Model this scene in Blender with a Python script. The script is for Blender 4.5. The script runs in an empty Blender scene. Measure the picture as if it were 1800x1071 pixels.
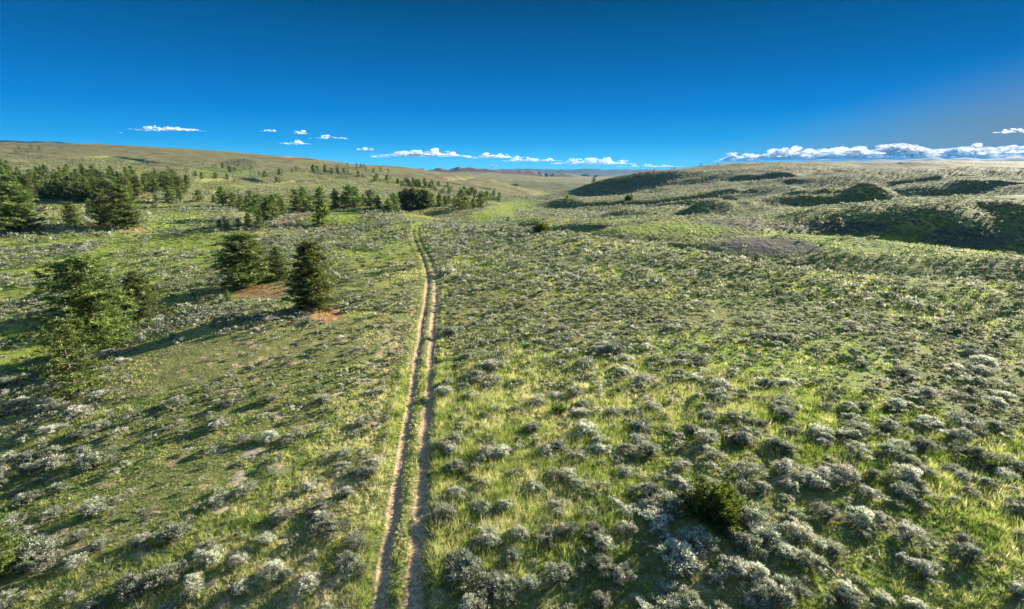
import bpy, math, random
import numpy as np
C = bpy.context.scene
COL = C.collection
rng = np.random.default_rng(7)
random.seed(7)
R = math.radians
PITCH = R(14.75); CAMZ = 22.0; F = 900.0
SKY = .10
SUN_AZ, SUN_EL = R(53), R(15.5)       # azimuth to the right of the view direction
sp, cp = math.sin(PITCH), math.cos(PITCH)

# ------------------------------------------------------------------ helpers
def ray(px, py):
    u = (px-900)/F; w = (535.5-py)/F
    return np.array([u, cp+w*sp, -sp+w*cp])
def at_Y(px, py, Y):
    d = ray(px, py); t = Y/d[1]; return d*t+np.array([0, 0, CAMZ])
def at_z(px, py, z):
    d = ray(px, py); t = (z-CAMZ)/d[2]; return d*t+np.array([0, 0, CAMZ])
def project(X, Y, Z):
    z = Z-CAMZ; d = Y*cp-z*sp; up = Y*sp+z*cp
    d = np.where(d > 0.1, d, 0.1)
    return 900+F*X/d, 535.5-F*up/d, d

def _hash(ix, iy, seed):
    h = (ix.astype(np.int64)*374761393+iy.astype(np.int64)*668265263+seed*1442695041) & 0xffffffff
    h = ((h ^ (h >> 13))*1274126177) & 0xffffffff
    return ((h ^ (h >> 16)) & 0xffff)/65535.0
def vnoise(x, y, seed=0):
    ix = np.floor(x); iy = np.floor(y); fx = x-ix; fy = y-iy
    fx = fx*fx*fx*(fx*(fx*6-15)+10); fy = fy*fy*fy*(fy*(fy*6-15)+10)
    a = _hash(ix, iy, seed); b = _hash(ix+1, iy, seed); c = _hash(ix, iy+1, seed); d = _hash(ix+1, iy+1, seed)
    return (a*(1-fx)+b*fx)*(1-fy)+(c*(1-fx)+d*fx)*fy
def fbm(x, y, o=4, seed=0):
    s = 0; a = .5; n = 0
    for k in range(o):
        s = s+a*vnoise(x, y, seed+k*17); n += a; a *= .5
        x, y = x*1.9*0.8-y*1.9*0.6+3.7, x*1.9*0.6+y*1.9*0.8-1.3
    return s/n
def sstep(a, b, x):
    t = np.clip((x-a)/(b-a), 0, 1); return t*t*(3-2*t)

def link(o, parent=None):
    COL.objects.link(o)
    if parent: o.parent = parent
    return o
def mesh_np(name, V, Fc, mats, attrs=None, matidx=None, smooth=False, colors=None):
    """V (n,3); Fc (m,k) faces all of k corners"""
    me = bpy.data.meshes.new(name)
    V = np.asarray(V, np.float32); Fc = np.asarray(Fc, np.int32)
    n, k = Fc.shape
    me.vertices.add(len(V)); me.vertices.foreach_set('co', V.ravel())
    me.loops.add(n*k); me.loops.foreach_set('vertex_index', Fc.ravel())
    me.polygons.add(n); me.polygons.foreach_set('loop_start', np.arange(0, n*k, k, dtype=np.int32))
    if matidx is not None: me.polygons.foreach_set('material_index', np.asarray(matidx, np.int32))
    if smooth: me.polygons.foreach_set('use_smooth', np.ones(n, bool))
    for m in mats: me.materials.append(m)
    for kx, val in (attrs or {}).items():
        a = me.attributes.new(kx, 'FLOAT', 'POINT'); a.data.foreach_set('value', np.asarray(val, np.float32))
    me.update(calc_edges=True)
    return me
def obj(name, me, parent=None):
    return link(bpy.data.objects.new(name, me), parent)
def tag(o, label=None, cat=None, group=None, kind=None):
    if label: o['label'] = label
    if cat: o['category'] = cat
    if group: o['group'] = group
    if kind: o['kind'] = kind
    return o

# ------------------------------------------------------------------ terrain control points
# per image column: (py, z) with z known, ('Y',py,Y) on a far slope, ('h',Y,z) hidden ground
Yc = 'Y'; H = 'h'
cols = {
 0: [(1071,-.3),(900,-.8),(760,-1.5),(690,-4),(610,-5),(520,-4.5),(450,-3),(405,-1),(375,1),(Yc,345,317),(Yc,318,420),(Yc,295,560),(Yc,274,800),(Yc,257,1200),(Yc,250,1500),(H,2600,50)],
 200:[(1071,0),(900,0),(720,-.2),(640,-1.2),(590,-4.5),(540,-4.6),(480,-3.5),(425,-2),(395,-.6),(372,-1),(Yc,345,330),(Yc,322,450),(Yc,300,620),(Yc,280,900),(Yc,262,1250),(Yc,255,1500),(H,2600,45)],
 400:[(1071,0),(800,0),(640,.3),(570,0),(535,-2.4),(490,-3.2),(440,-3),(412,-4),(Yc,395,210),(Yc,370,290),(Yc,340,420),(Yc,312,650),(Yc,292,900),(Yc,275,1300),(Yc,267,1600),(H,2700,40)],
 560:[(1071,0),(700,.2),(570,.4),(520,0),(470,-1),(430,-1.6),(403,-2),(Yc,385,225),(Yc,374,258),(H,315,-16),(Yc,345,430),(Yc,322,650),(Yc,303,900),(Yc,288,1250),(Yc,280,1500),(H,2700,15)],
 720:[(1071,0),(700,0),(550,0),(450,0),(400,.2),(Yc,381,245),(Yc,375,264),(H,325,-14),(Yc,355,430),(Yc,336,600),(Yc,317,900),(Yc,302,1500),(Yc,294,2200),(H,3600,-10)],
 850:[(1071,0),(600,0),(450,0),(415,0),(Yc,396,212),(Yc,388,238),(H,300,-10),(Yc,375,400),(Yc,360,600),(Yc,345,900),(Yc,326,1500),(Yc,311,2700),(Yc,301,4200),(H,6500,-70)],
 950:[(1071,0),(600,0),(450,0),(415,0),(Yc,405,188),(H,212,-8),(H,250,-7),(Yc,385,330),(Yc,370,500),(Yc,355,720),(Yc,336,1300),(Yc,321,2300),(Yc,312,4200),(H,6500,-75)],
 1000:[(600,0),(450,0),(Yc,411,176),(H,198,-8),(Yc,400,228),(Yc,389,265),(H,300,-12),(Yc,374,400),(Yc,351,700),(Yc,343,900),(Yc,335,1100),(H,1350,-38),(Yc,322,2200),(Yc,312,4200),(H,6500,-75)],
 1100:[(1071,0),(600,0),(500,0),(Yc,424,160),(H,176,-6),(Yc,421,192),(Yc,400,240),(Yc,388,280),(H,315,-13),(Yc,382,350),(Yc,366,420),(H,455,-15),(Yc,347,600),(Yc,334,800),(Yc,308,1100),(H,1500,-25),(H,2500,-45),(H,6500,-75)],
 1250:[(600,0),(500,0),(Yc,456,132),(H,149,-6.5),(Yc,440,165),(Yc,426,186),(Yc,410,215),(Yc,388,272),(H,300,-11),(Yc,377,335),(Yc,364,400),(Yc,349,490),(Yc,330,620),(Yc,306,820),(Yc,293,1000),(Yc,290,1200),(H,1900,-10),(H,6500,-75)],
 1400:[(1071,0),(600,0),(520,0),(Yc,482,111),(H,127,-6.5),(Yc,464,141),(Yc,440,163),(Yc,413,200),(H,219,-9.5),(Yc,404,247),(Yc,387,284),(Yc,378,310),(Yc,360,380),(Yc,346,450),(Yc,329,540),(Yc,310,680),(Yc,291,900),(Yc,286,1060),(H,1900,0),(H,6500,-75)],
 1600:[(600,0),(530,-.2),(Yc,493,106),(H,122,-7.5),(Yc,478,134),(Yc,450,157),(Yc,424,186),(H,215,-14),(Yc,413,238),(Yc,388,272),(Yc,364,312),(Yc,351,343),(H,372,-2),(Yc,339,425),(Yc,320,520),(Yc,301,650),(Yc,287,850),(Yc,283.5,1000),(H,1900,5),(H,6500,-75)],
 1800:[(1071,0),(700,0),(570,0),(Yc,506,97),(H,112,-6.5),(Yc,492,122),(Yc,446,160),(H,192,-15),(Yc,430,218),(Yc,402,250),(Yc,372,300),(Yc,346,360),(Yc,321,470),(Yc,302,620),(Yc,289,800),(Yc,285.5,950),(H,1900,5),(H,6500,-75)],
}
ctrl = []
for px, lst in cols.items():
    for e in lst:
        if e[0] == 'Y': p = at_Y(px, e[1], e[2])
        elif e[0] == 'h': p = np.array([(px-900)/F*e[1], e[1], e[2]])
        else: p = at_z(px, e[0], e[1])
        ctrl.append(p)
# feature lines (crests, feet of slopes, hidden valley floors) sampled densely: px, py, Y
def dense_line(pts, hid=None, step=22):
    pts = np.array(pts, float); o = []
    nn_ = max(2, int(abs(pts[-1, 0]-pts[0, 0])/step)+1)
    for x_ in np.linspace(pts[0, 0], pts[-1, 0], nn_):
        c2 = np.interp(x_, pts[:, 0], pts[:, 1]); Y_ = np.interp(x_, pts[:, 0], pts[:, 2])
        o.append(np.array([(x_-900)/F*Y_, Y_, c2]) if hid else at_Y(x_, c2, Y_))
    return o
crestA = [(900,402,203),(950,405,188),(1000,411,176),(1040,418,168),(1116,431,157),(1187,444,146),(1258,456,132),(1329,467,120),(1400,479,111),(1500,487,108),(1600,493,106),(1700,499,102),(1800,506,97)]
crestC = [(1140,431,171),(1220,428,170),(1290,416,172),(1390,411,174),(1500,418,168),(1620,430,158),(1700,440,149),(1800,450,140)]
crestD = [(1010,391,262),(1060,388,275),(1130,387,282),(1200,387,282),(1330,386,278),(1375,392,262),(1400,402,248)]
crestV = [(735,300,1500),(800,309,1600),(860,318,1650),(910,328,1450),(945,340,1150),(960,350,950)]
crestE = [(1340,383,290),(1400,369,290),(1500,360,286),(1600,352,284),(1720,348,280),(1765,352,276)]
lines = [dense_line(crestA), dense_line(crestV), dense_line([(735,-12,1900),(860,-45,2050),(945,-60,1500),(965,-50,1200)], True), dense_line([(a, -7 if a < 1050 else -6.2, Y_*(1.13 if a < 1250 else 1.09)) for a, b_, Y_ in crestA], True),
 dense_line([(a, b_+(7 if a > 1250 else 4), Y_-7) for a, b_, Y_ in crestC]), dense_line([(a, b_+.0, Y_) for a, b_, Y_ in crestC]),
 dense_line([(a, -7 if a < 1250 else -10 if a < 1450 else -17, Y_*1.14) for a, b_, Y_ in crestC], True),
 dense_line([(1230,-5.5,152),(1290,-6.5,146),(1400,-7,134),(1500,-7,128),(1620,-7,120),(1700,-7,114),(1800,-7,110)], True),
 dense_line([(1000,401,228),(1100,408,218),(1200,405,222),(1330,400,232)]), dense_line(crestD), dense_line([(1010,-12,300),(1200,-13,312),(1320,-11,310)], True),
 dense_line([(1440,378,270),(1520,374,266),(1600,371,263),(1700,369,258),(1760,372,252)]), dense_line([(1440,-14,234),(1600,-19,226),(1790,-19,218)], True), dense_line(crestE), dense_line([(1370,-5,330),(1500,-5,336),(1700,-5,336)], True)]
# shaded flanks: crest, foot and the hidden drop behind the crest
for cr_, ft_, drop in (
   ([(1010,333,880),(1060,318,885),(1100,308,890),(1150,301,900),(1200,296,910)], [(997,339,845),(1028,342,838),(1083,335,848),(1134,322,850),(1180,308,860)], 16),
   ([(1055,384,352),(1090,373,360),(1115,368,364),(1140,370,368)], [(1062,387,334),(1140,386,334)], 5),
   ([(940,364,560),(965,355,570),(1000,347,575)], [(940,366,530),(992,363,530)], 10),
   ([(975,343,1000),(1020,337,1000)], [(980,346,930),(1020,343,930)], 10),
   ([(1190,366,392),(1240,352,400),(1300,349,400)], [(1180,373,366),(1250,370,366),(1300,368,366)], 6),
   ([(1275,334,520),(1330,326,528),(1390,325,528)], [(1272,346,478),(1340,343,478),(1388,337,478)], 7),
   ([(1400,338,430),(1460,325,440),(1530,318,440),(1550,326,436)], [(1400,357,386),(1470,354,386),(1548,348,386)], 10),
   ([(1560,335,460),(1620,322,466),(1700,317,470),(1740,315,470)], [(1560,346,424),(1640,342,424),(1730,330,424)], 8),
   ([(1540,300,700),(1640,297,700),(1760,296,690)], [(1540,308,640),(1640,306,640),(1760,306,630)], 8)):
    if cr_[0][2] < 700:   # steep enough to lie in shade: the foot close below the crest
        c_ = np.array(cr_, float)
        ft_ = [(a, b_, np.interp(a, c_[:, 0], c_[:, 2])*(1-max(.022, (b_-np.interp(a, c_[:, 0], c_[:, 1]))/900/.42))) for a, b_, _ in ft_]
    lines += [dense_line(cr_), dense_line(ft_)]
    lines.append([np.array([p[0]*1.09, p[1]*1.09, p[2]-drop]) for p in dense_line(cr_)[1:-1]])
lp = np.array([p for l_ in lines for p in l_])
la, ll = np.arctan2(lp[:, 0], lp[:, 1]), np.log(np.hypot(lp[:, 0], lp[:, 1]))
ctrl = np.array([p for p in ctrl if (((np.arctan2(p[0], p[1])-la)/.09)**2+((np.log(np.hypot(p[0], p[1]))-ll)/.10)**2).min() > 1])
ctrl = np.concatenate([ctrl, lp])
ca = np.arctan2(ctrl[:, 0], ctrl[:, 1]); cr = np.hypot(ctrl[:, 0], ctrl[:, 1]); cz = ctrl[:, 2]
A, L, Z = list(ca), list(np.log(cr)), list(cz)
for px, angs in ((0, (-62, -85, -115)), (1800, (62, 85, 115))):   # ground to either side of the view
    for e in cols[px]:
        if e[0] == 'Y': p = at_Y(px, e[1], e[2])
        elif e[0] == 'h': p = np.array([(px-900)/F*e[1], e[1], e[2]])
        else: p = at_z(px, e[0], e[1])
        for g in angs:
            A.append(R(g)); L.append(math.log(math.hypot(p[0], p[1]))); Z.append(p[2]*(.9 if abs(g) < 90 else .6))
for g in (-150, -180, 150, 180):
    for r_, z_ in ((20, 0), (80, 0), (300, 5), (1000, 25), (4000, -20)): A.append(R(g)); L.append(math.log(r_)); Z.append(z_)
for g in range(-180, 181, 15):
    A.append(R(g)); L.append(math.log(11)); Z.append(0)
    A.append(R(g)); L.append(math.log(14000)); Z.append(-85)
    A.append(R(g)); L.append(math.log(30000)); Z.append(-85)
A, L, Z = np.array(A), np.array(L), np.array(Z)
KA = 1.1
def kern(d2): return np.sqrt(d2+0.0004)
# heights are interpolated as height over distance, so that near and far ground get the same care
scl = np.exp(L)
P = np.stack([A*KA, L], 1); n = len(P)
K = kern(((P[:, None]-P[None])**2).sum(2))+np.eye(n)*(-0.0006)
M = np.zeros((n+3, n+3)); M[:n, :n] = K; M[:n, n] = 1; M[:n, n+1:] = P; M[n, :n] = 1; M[n+1:, :n] = P.T
W = np.linalg.solve(M, np.concatenate([(CAMZ-Z)/scl, np.zeros(3)]))
ga = np.linspace(-math.pi, math.pi, 541); gl = np.linspace(math.log(9), math.log(31000), 760)
G = np.empty((len(gl), len(ga)))
for i, l_ in enumerate(gl):
    G[i] = kern((ga[:, None]*KA-P[None, :, 0])**2+(l_-P[None, :, 1])**2)@W[:n]+W[n]+ga*KA*W[n+1]+l_*W[n+2]
G = CAMZ-G*np.exp(gl)[:, None]
def base_h(X, Y):
    a = np.arctan2(X, Y); r = np.maximum(np.hypot(X, Y), 9.2)
    fa = np.clip((a+math.pi)/(2*math.pi)*540, 0, 539.999); fl = np.clip((np.log(r)-gl[0])/(gl[1]-gl[0]), 0, 758.999)
    i = fa.astype(int); j = fl.astype(int); u = fa-i; v = fl-j
    z = (G[j, i]*(1-u)+G[j, i+1]*u)*(1-v)+(G[j+1, i]*(1-u)+G[j+1, i+1]*u)*v
    return z*sstep(9, 14, np.hypot(X, Y))

def march(px, py, h=None, lo=12, hi=14000):
    h = h or height
    d = ray(px, py); ts = np.geomspace(lo, hi, 1800)
    X, Y = d[0]*ts, d[1]*ts; zz = CAMZ+d[2]*ts
    b = np.nonzero(h(X, Y) > zz)[0]
    if len(b) == 0: return None
    i = max(b[0], 1); t0, t1 = ts[i-1], ts[i]
    ts = np.linspace(t0, t1, 30); b = np.nonzero(h(d[0]*ts, d[1]*ts) > CAMZ+d[2]*ts)[0]
    t = ts[b[0]] if len(b) else t1
    return np.array([d[0]*t, d[1]*t, CAMZ+d[2]*t]), t

def poly_dist(X, Y, pts):
    """distance to a polyline and signed side"""
    best = np.full(X.shape, 1e9); side = np.zeros(X.shape); al = np.zeros(X.shape); acc = 0
    for (x0, y0), (x1, y1) in zip(pts[:-1], pts[1:]):
        dx, dy = x1-x0, y1-y0; l2 = dx*dx+dy*dy; ln = math.sqrt(l2)
        t = np.clip(((X-x0)*dx+(Y-y0)*dy)/l2, 0, 1)
        d = np.hypot(X-x0-t*dx, Y-y0-t*dy); s = ((X-x0)*dy-(Y-y0)*dx)/ln
        m = d < best
        best = np.where(m, d, best); side = np.where(m, s, side); al = np.where(m, acc+t*ln, al); acc += ln
    return best, side, al
# gullies: image polylines laid on the ground, then carved into it
gull_px = [
 ([(1180,374),(1272,349),(1388,340),(1480,330),(1570,320),(1700,309)], .014, .8),
 ([(1400,359),(1548,348),(1640,343),(1730,331),(1800,322)], .014, .8),
 ([(985,366),(1060,361),(1140,356),(1230,346),(1300,330),(1380,318)], .014, .7),
 ([(915,395),(940,402),(975,402),(1010,398)], .030, .7),
 ([(1740,356),(1790,384),(1830,410)], .05, .6),
 ([(1130,362),(1200,358),(1300,356),(1420,352)], .02, .5),
 ([(1300,312),(1400,306),(1480,300)], .02, .5),
 ([(330,318),(420,312),(470,322),(520,318)], .012, .7),
 ([(380,336),(450,342),(520,340),(640,352)], .014, .7),
 ([(640,322),(720,332),(800,345),(860,350)], .018, .8),
 ([(560,300),(640,312),(760,318),(850,330)], .012, .7),
 ([(120,278),(200,276),(300,290)], .012, .6),
 ([(700,306),(800,314),(900,324)], .012, .7),
]
gullies = []
for pl, rel, k in gull_px:
    pts = []
    for q in pl:
        m = march(*q, h=base_h)
        if m: pts.append((m[0][0], m[0][1], m[1]))
    if len(pts) > 1:
        gullies.append(([(a, b) for a, b, _ in pts], rel*np.mean([c for *_, c in pts]), k))
# the two-rut track
road_px = [(692,1250),(697,1071),(711,930),(723,820),(735,720),(745,630),(753,560),(759,500),(752,465),(738,432),(730,408),(737,394),(757,386),(785,381)]
road = []
for q in road_px:
    m = march(*q, h=base_h); road.append((m[0][0], m[0][1]))
road = [(road[0][0]+.6, road[0][1]-12)]+road
def catmull(p, n=6):
    p = [p[0]]+p+[p[-1]]; o = []
    for i in range(1, len(p)-2):
        for k in range(n):
            t = k/n; a, b, c, d = [np.array(p[i+j]) for j in (-1, 0, 1, 2)]
            o.append(tuple(.5*((2*b)+(-a+c)*t+(2*a-5*b+4*c-d)*t*t+(-a+3*b-3*c+d)*t**3)))
    return o+[p[-2]]
road = catmull(road)
rx = [p[0] for p in road]; ry = [p[1] for p in road]
def road_side(X, Y):
    m = (Y < 420) & (Y > -20) & (np.abs(X+15) < 70)
    s = np.full(X.shape, 99.); al = np.zeros(X.shape)
    if m.any():
        d, sd, a = poly_dist(X[m], Y[m], road); s[m] = np.sign(sd)*d; al[m] = a
    return s, al
def ridge_amp(r): return sstep(40, 600, r)
def height(X, Y):
    X = np.asarray(X, float); Y = np.asarray(Y, float)
    z = base_h(X, Y); r = np.hypot(X, Y)
    wx = X+(fbm(X/60, Y/60, 2, 5)-.5)*14; wy = Y+(fbm(X/60, Y/60, 2, 9)-.5)*14
    for pts, w, k in gullies:
        xs = [p[0] for p in pts]; ys = [p[1] for p in pts]
        m = (X > min(xs)-4*w) & (X < max(xs)+4*w) & (Y > min(ys)-4*w) & (Y < max(ys)+4*w)
        if m.any():
            d, s, al = poly_dist(wx[m], wy[m], pts)
            # steeper on the side facing away from the sun
            z[m] -= k*w*.85*np.exp(-(d/w)**2)*(.75+.5*vnoise(al/w/2, al*0, 3))
    # broad undulation and small hummocks
    z += (fbm(X/14, Y/14, 3, 21)-.5)*(.25*sstep(15, 60, r)+.45*sstep(80, 150, r))
    z += (fbm(X/2.2, Y/2.2, 3, 31)-.5)*.22
    a = sstep(250, 900, r)
    z += a*(np.abs(fbm(X/150, Y/150, 4, 41)-.5)*-14+1.6)*sstep(9000, 2500, r)
    z += sstep(200, 500, r)*(fbm(X/38, Y/38, 3, 51)-.5)*3.0
    # distant mesas and ridges
    az = np.degrees(np.arctan2(X, Y))
    def band(r0, w, hgt, sl=1.0): return hgt*np.exp(-(np.abs(r-r0)/w)**2.4)
    n1 = fbm(az*.9+7, r/2600, 4, 61)
    z += band(4800, 520, 16+46*n1)*(.35+.65*sstep(.40, .47, n1+.10*sstep(-16, -6, az)))*sstep(-30, -12, az)*sstep(9, 4, az)
    n2 = fbm(az*.7+3, r/3000, 4, 63)
    z += band(8200, 900, 42+40*n2)*sstep(-35, -10, az)*sstep(16, 5, az)*sstep(.30, .62, n2)
    n3 = fbm(az*.35+30, r*0+.5, 4, 67)
    z += band(19000, 1800, 60+240*n3+sstep(12, 40, az)*330)*sstep(-2, 4, az)
    n4 = fbm(az*.5+50, r*0+.5, 4, 68)
    z += band(14500, 1500, 95+70*n4)*sstep(-20, 0, az)
    n5 = fbm(az*.8+90, r*0+.5, 3, 69)
    z += band(3600, 500, 100+20*n5)*sstep(-33, -38, az)
    # the track: ruts worn into the sod
    s, al = road_side(X, Y)
    m = np.abs(s) < 6
    if m.any():
        ss = s[m]; wob = (vnoise(al[m]/5, al[m]*0, 77)-.5)*.16
        for c in (-.86, .86): z[m] -= .10*np.exp(-((ss-c-wob)/.30)**4)
        z[m] += .10*np.exp(-((ss-wob)/.38)**2)+.13*np.exp(-((ss-2.05)/.40)**2)+.08*np.exp(-((ss+1.9)/.5)**2)
    return z

# ------------------------------------------------------------------ material helpers
def nmat(name):
    m = bpy.data.materials.new(name); m.use_nodes = True; nt = m.node_tree; nt.nodes.clear()
    return m, nt
class NB:
    def __init__(s, nt): s.nt = nt
    def n(s, t, **kw):
        nd = s.nt.nodes.new(t)
        for k, v in kw.items():
            if k.startswith('i_'): nd.inputs[k[2:].replace('_', ' ')].default_value = v
            else: setattr(nd, k, v)
        return nd
    def l(s, a, b): s.nt.links.new(a, b)
    def attr(s, name): return s.n('ShaderNodeAttribute', attribute_name=name).outputs['Fac']
    def noise(s, vec, scale, detail=4, rough=.55, dist=0):
        nd = s.n('ShaderNodeTexNoise'); nd.inputs['Scale'].default_value = scale; nd.inputs['Detail'].default_value = detail
        nd.inputs['Roughness'].default_value = rough; nd.inputs['Distortion'].default_value = dist
        if vec: s.l(vec, nd.inputs['Vector'])
        return nd.outputs['Fac']
    def rng(s, v, a, b, c=0., d=1.):
        nd = s.n('ShaderNodeMapRange'); nd.interpolation_type = 'SMOOTHSTEP'
        for k, q in zip(('From Min', 'From Max', 'To Min', 'To Max'), (a, b, c, d)): nd.inputs[k].default_value = q
        s.l(v, nd.inputs['Value']); return nd.outputs['Result']
    def mul(s, a, b, op='MULTIPLY'):
        nd = s.n('ShaderNodeMath', operation=op)
        for i, q in enumerate((a, b)):
            if isinstance(q, (int, float)): nd.inputs[i].default_value = q
            else: s.l(q, nd.inputs[i])
        return nd.outputs[0]
    def mix(s, f, a, b, mode='MIX'):
        nd = s.n('ShaderNodeMix', data_type='RGBA', blend_type=mode)
        if isinstance(f, (int, float)): nd.inputs[0].default_value = f
        else: s.l(f, nd.inputs[0])
        for i, q in ((6, a), (7, b)):
            if isinstance(q, tuple): nd.inputs[i].default_value = (*q, 1)
            else: s.l(q, nd.inputs[i])
        return nd.outputs[2]
    def ramp(s, v, stops):
        nd = s.n('ShaderNodeValToRGB'); e = nd.color_ramp.elements
        while len(e) < len(stops): e.new(.5)
        for q, (p, c) in zip(e, stops): q.position = p; q.color = (*c, 1)
        s.l(v, nd.inputs[0]); return nd.outputs[0]

# ground --------------------------------------------------------
gm, nt = nmat('ground_soil_and_grass'); b = NB(nt)
geo = b.n('ShaderNodeNewGeometry').outputs['Position']
nbig = b.noise(geo, .012, 5); nmid = b.noise(geo, .09, 5, .6); nsm = b.noise(geo, .9, 5, .65); nfi = b.noise(geo, 5., 4, .7)
GRASS = (.125, .150, .026); LUSH = (.19, .25, .024); YEL = (.285, .270, .070); TAN = (.34, .28, .15); SAGE = (.17, .17, .09)
c = b.mix(b.rng(nmid, .40, .66), GRASS, YEL)
c = b.mix(b.mul(b.rng(nbig, .5, .62), .5), c, SAGE)
c = b.mix(b.mul(b.attr('near'), b.rng(nsm, .3, .6, .35, .85)), c, b.mix(b.rng(nfi, .4, .6), (.080, .095, .028), (.20, .18, .08)))
c = b.mix(b.mul(b.attr('lush'), b.rng(nsm, .2, .6, .5, 1.)), c, LUSH)
c = b.mix(b.mul(b.rng(nsm, .54, .66), .75), c, TAN)
c = b.mix(b.mul(b.rng(nfi, .45, .7), .45), c, (.05, .065, .018))
mp = b.n('ShaderNodeMapping'); b.l(geo, mp.inputs[0]); mp.inputs['Scale'].default_value = (.35, 1, 1.6); mp.inputs['Rotation'].default_value = (0, 0, .35)
band = b.noise(mp.outputs[0], .014, 6, .68, .6)
c = b.mix(b.mul(b.attr('wide'), b.rng(band, .47, .60, 0, .75)), c, (.060, .066, .036))
c = b.mix(b.mul(b.attr('wide'), b.rng(band, .44, .34, 0, .45)), c, (.18, .20, .07))
# dotted sage far away: small dark grey green spots with pale gaps
vor = b.n('ShaderNodeTexVoronoi'); vor.inputs['Scale'].default_value = .42; vor.inputs['Randomness'].default_value = 1.; b.l(geo, vor.inputs['Vector'])
spot = b.rng(vor.outputs['Distance'], .28, .55, 1., 0.)
dots = b.mul(b.mul(spot, b.rng(nmid, .35, .6)), b.attr('far'))
c = b.mix(b.mul(dots, .85), c, (.050, .056, .034))
c = b.mix(b.mul(b.attr('dry'), b.rng(nsm, .3, .6, .45, 1.)), c, b.mix(b.rng(nmid, .4, .6), (.15, .135, .06), (.13, .095, .055)))
c = b.mix(b.mul(b.attr('shale_shade'), b.rng(nsm, .25, .5, .6, 1.)), c, (.072, .060, .054))  # dark bare shale, plus shade painted on the slope behind the knoll
red = b.rng(b.mul(b.attr('red'), b.mul(nsm, b.mul(nmid, .6), 'ADD'), 'MULTIPLY'), .60, .86)
c = b.mix(red, c, b.mix(b.rng(nsm, .4, .6), (.34, .115, .052), (.42, .22, .115)))
dirt = b.rng(b.mul(b.attr('dirt'), b.rng(nsm, .25, .65, .65, 1.3)), .25, .65)
dc = b.mix(b.rng(nfi, .35, .65), (.22, .150, .082), (.44, .325, .195))
c = b.mix(dirt, c, dc)
c = b.mix(b.mul(b.attr('forest'), b.rng(nmid, .35, .5, .7, 1.)), c, (.022, .032, .022))
# mesas: reddish faces, darker tops
c = b.mix(b.attr('mesa'), c, b.mix(b.rng(nbig, .4, .6), (.085, .035, .028), (.05, .045, .038)))
bs = b.n('ShaderNodeBsdfPrincipled'); bs.inputs['Roughness'].default_value = .95; bs.inputs['Specular IOR Level'].default_value = .1
b.l(c, bs.inputs['Base Color'])
bmp = b.n('ShaderNodeBump'); bmp.inputs['Strength'].default_value = .9; bmp.inputs['Distance'].default_value = .12
b.l(b.mul(nfi, b.mul(nsm, 2.), 'ADD'), bmp.inputs['Height'])
bmp2 = b.n('ShaderNodeBump'); bmp2.inputs['Distance'].default_value = .75
b.l(b.mul(b.mul(spot, b.rng(nmid, .3, .6)), b.attr('far')), bmp2.inputs['Height']); bmp2.inputs['Strength'].default_value = 1.
b.l(bmp.outputs[0], bmp2.inputs['Normal']); b.l(bmp2.outputs[0], bs.inputs['Normal'])
out = b.n('ShaderNodeOutputMaterial'); b.l(bs.outputs[0], out.inputs['Surface'])

def foliage_mat(name, stops, trans=.35, rough=.7):
    m, nt = nmat(name); b = NB(nt)
    c = b.ramp(b.attr('tint'), stops)
    oi = b.n('ShaderNodeObjectInfo')
    hs = b.n('ShaderNodeHueSaturation'); b.l(c, hs.inputs['Color'])
    b.l(b.rng(oi.outputs['Random'], 0, 1, .82, 1.2), hs.inputs['Value'])
    b.l(b.rng(oi.outputs['Random'], 0, 1, .485, .512), hs.inputs['Hue'])
    d = b.n('ShaderNodeBsdfDiffuse'); t = b.n('ShaderNodeBsdfTranslucent')
    b.l(hs.outputs[0], d.inputs[0]); b.l(hs.outputs[0], t.inputs[0])
    mx = b.n('ShaderNodeMixShader'); mx.inputs[0].default_value = trans
    b.l(d.outputs[0], mx.inputs[1]); b.l(t.outputs[0], mx.inputs[2])
    g = b.n('ShaderNodeBsdfGlossy'); g.inputs['Roughness'].default_value = .55; g.inputs[0].default_value = (.8, .8, .8, 1)
    m2 = b.n('ShaderNodeMixShader'); m2.inputs[0].default_value = .04
    b.l(mx.outputs[0], m2.inputs[1]); b.l(g.outputs[0], m2.inputs[2])
    o = b.n('ShaderNodeOutputMaterial'); b.l(m2.outputs[0], o.inputs['Surface'])
    return m
grass_m = foliage_mat('grass_blades', [(0, (.10, .155, .022)), (.35, (.215, .285, .042)), (.7, (.46, .48, .12)), (1, (.66, .58, .32))], .6)
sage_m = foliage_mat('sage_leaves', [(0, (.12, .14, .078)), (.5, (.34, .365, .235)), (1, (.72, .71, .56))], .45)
needle_m = foliage_mat('pine_needles', [(0, (.035, .060, .012)), (.5, (.125, .175, .030)), (1, (.27, .325, .055))], .42)
young_m = foliage_mat('fresh_needles', [(0, (.06, .10, .014)), (.5, (.12, .19, .024)), (1, (.23, .30, .05))], .35)
juni_m = foliage_mat('juniper_scales', [(0, (.035, .065, .010)), (.5, (.11, .165, .018)), (1, (.32, .38, .04))], .45)
bark_m, nt = nmat('bark'); b = NB(nt)
nn = b.noise(b.n('ShaderNodeTexCoord').outputs['Object'], 14, 5, .6)
bs = b.n('ShaderNodeBsdfPrincipled'); bs.inputs['Roughness'].default_value = .9
b.l(b.ramp(nn, [(.3, (.07, .048, .034)), (.7, (.21, .155, .115))]), bs.inputs['Base Color'])
bm_ = b.n('ShaderNodeBump'); bm_.inputs['Distance'].default_value = .03; b.l(nn, bm_.inputs['Height']); b.l(bm_.outputs[0], bs.inputs['Normal'])
b.l(bs.outputs[0], b.n('ShaderNodeOutputMaterial').inputs['Surface'])
twig_m, nt = nmat('grey_twigs'); b = NB(nt)
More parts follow.
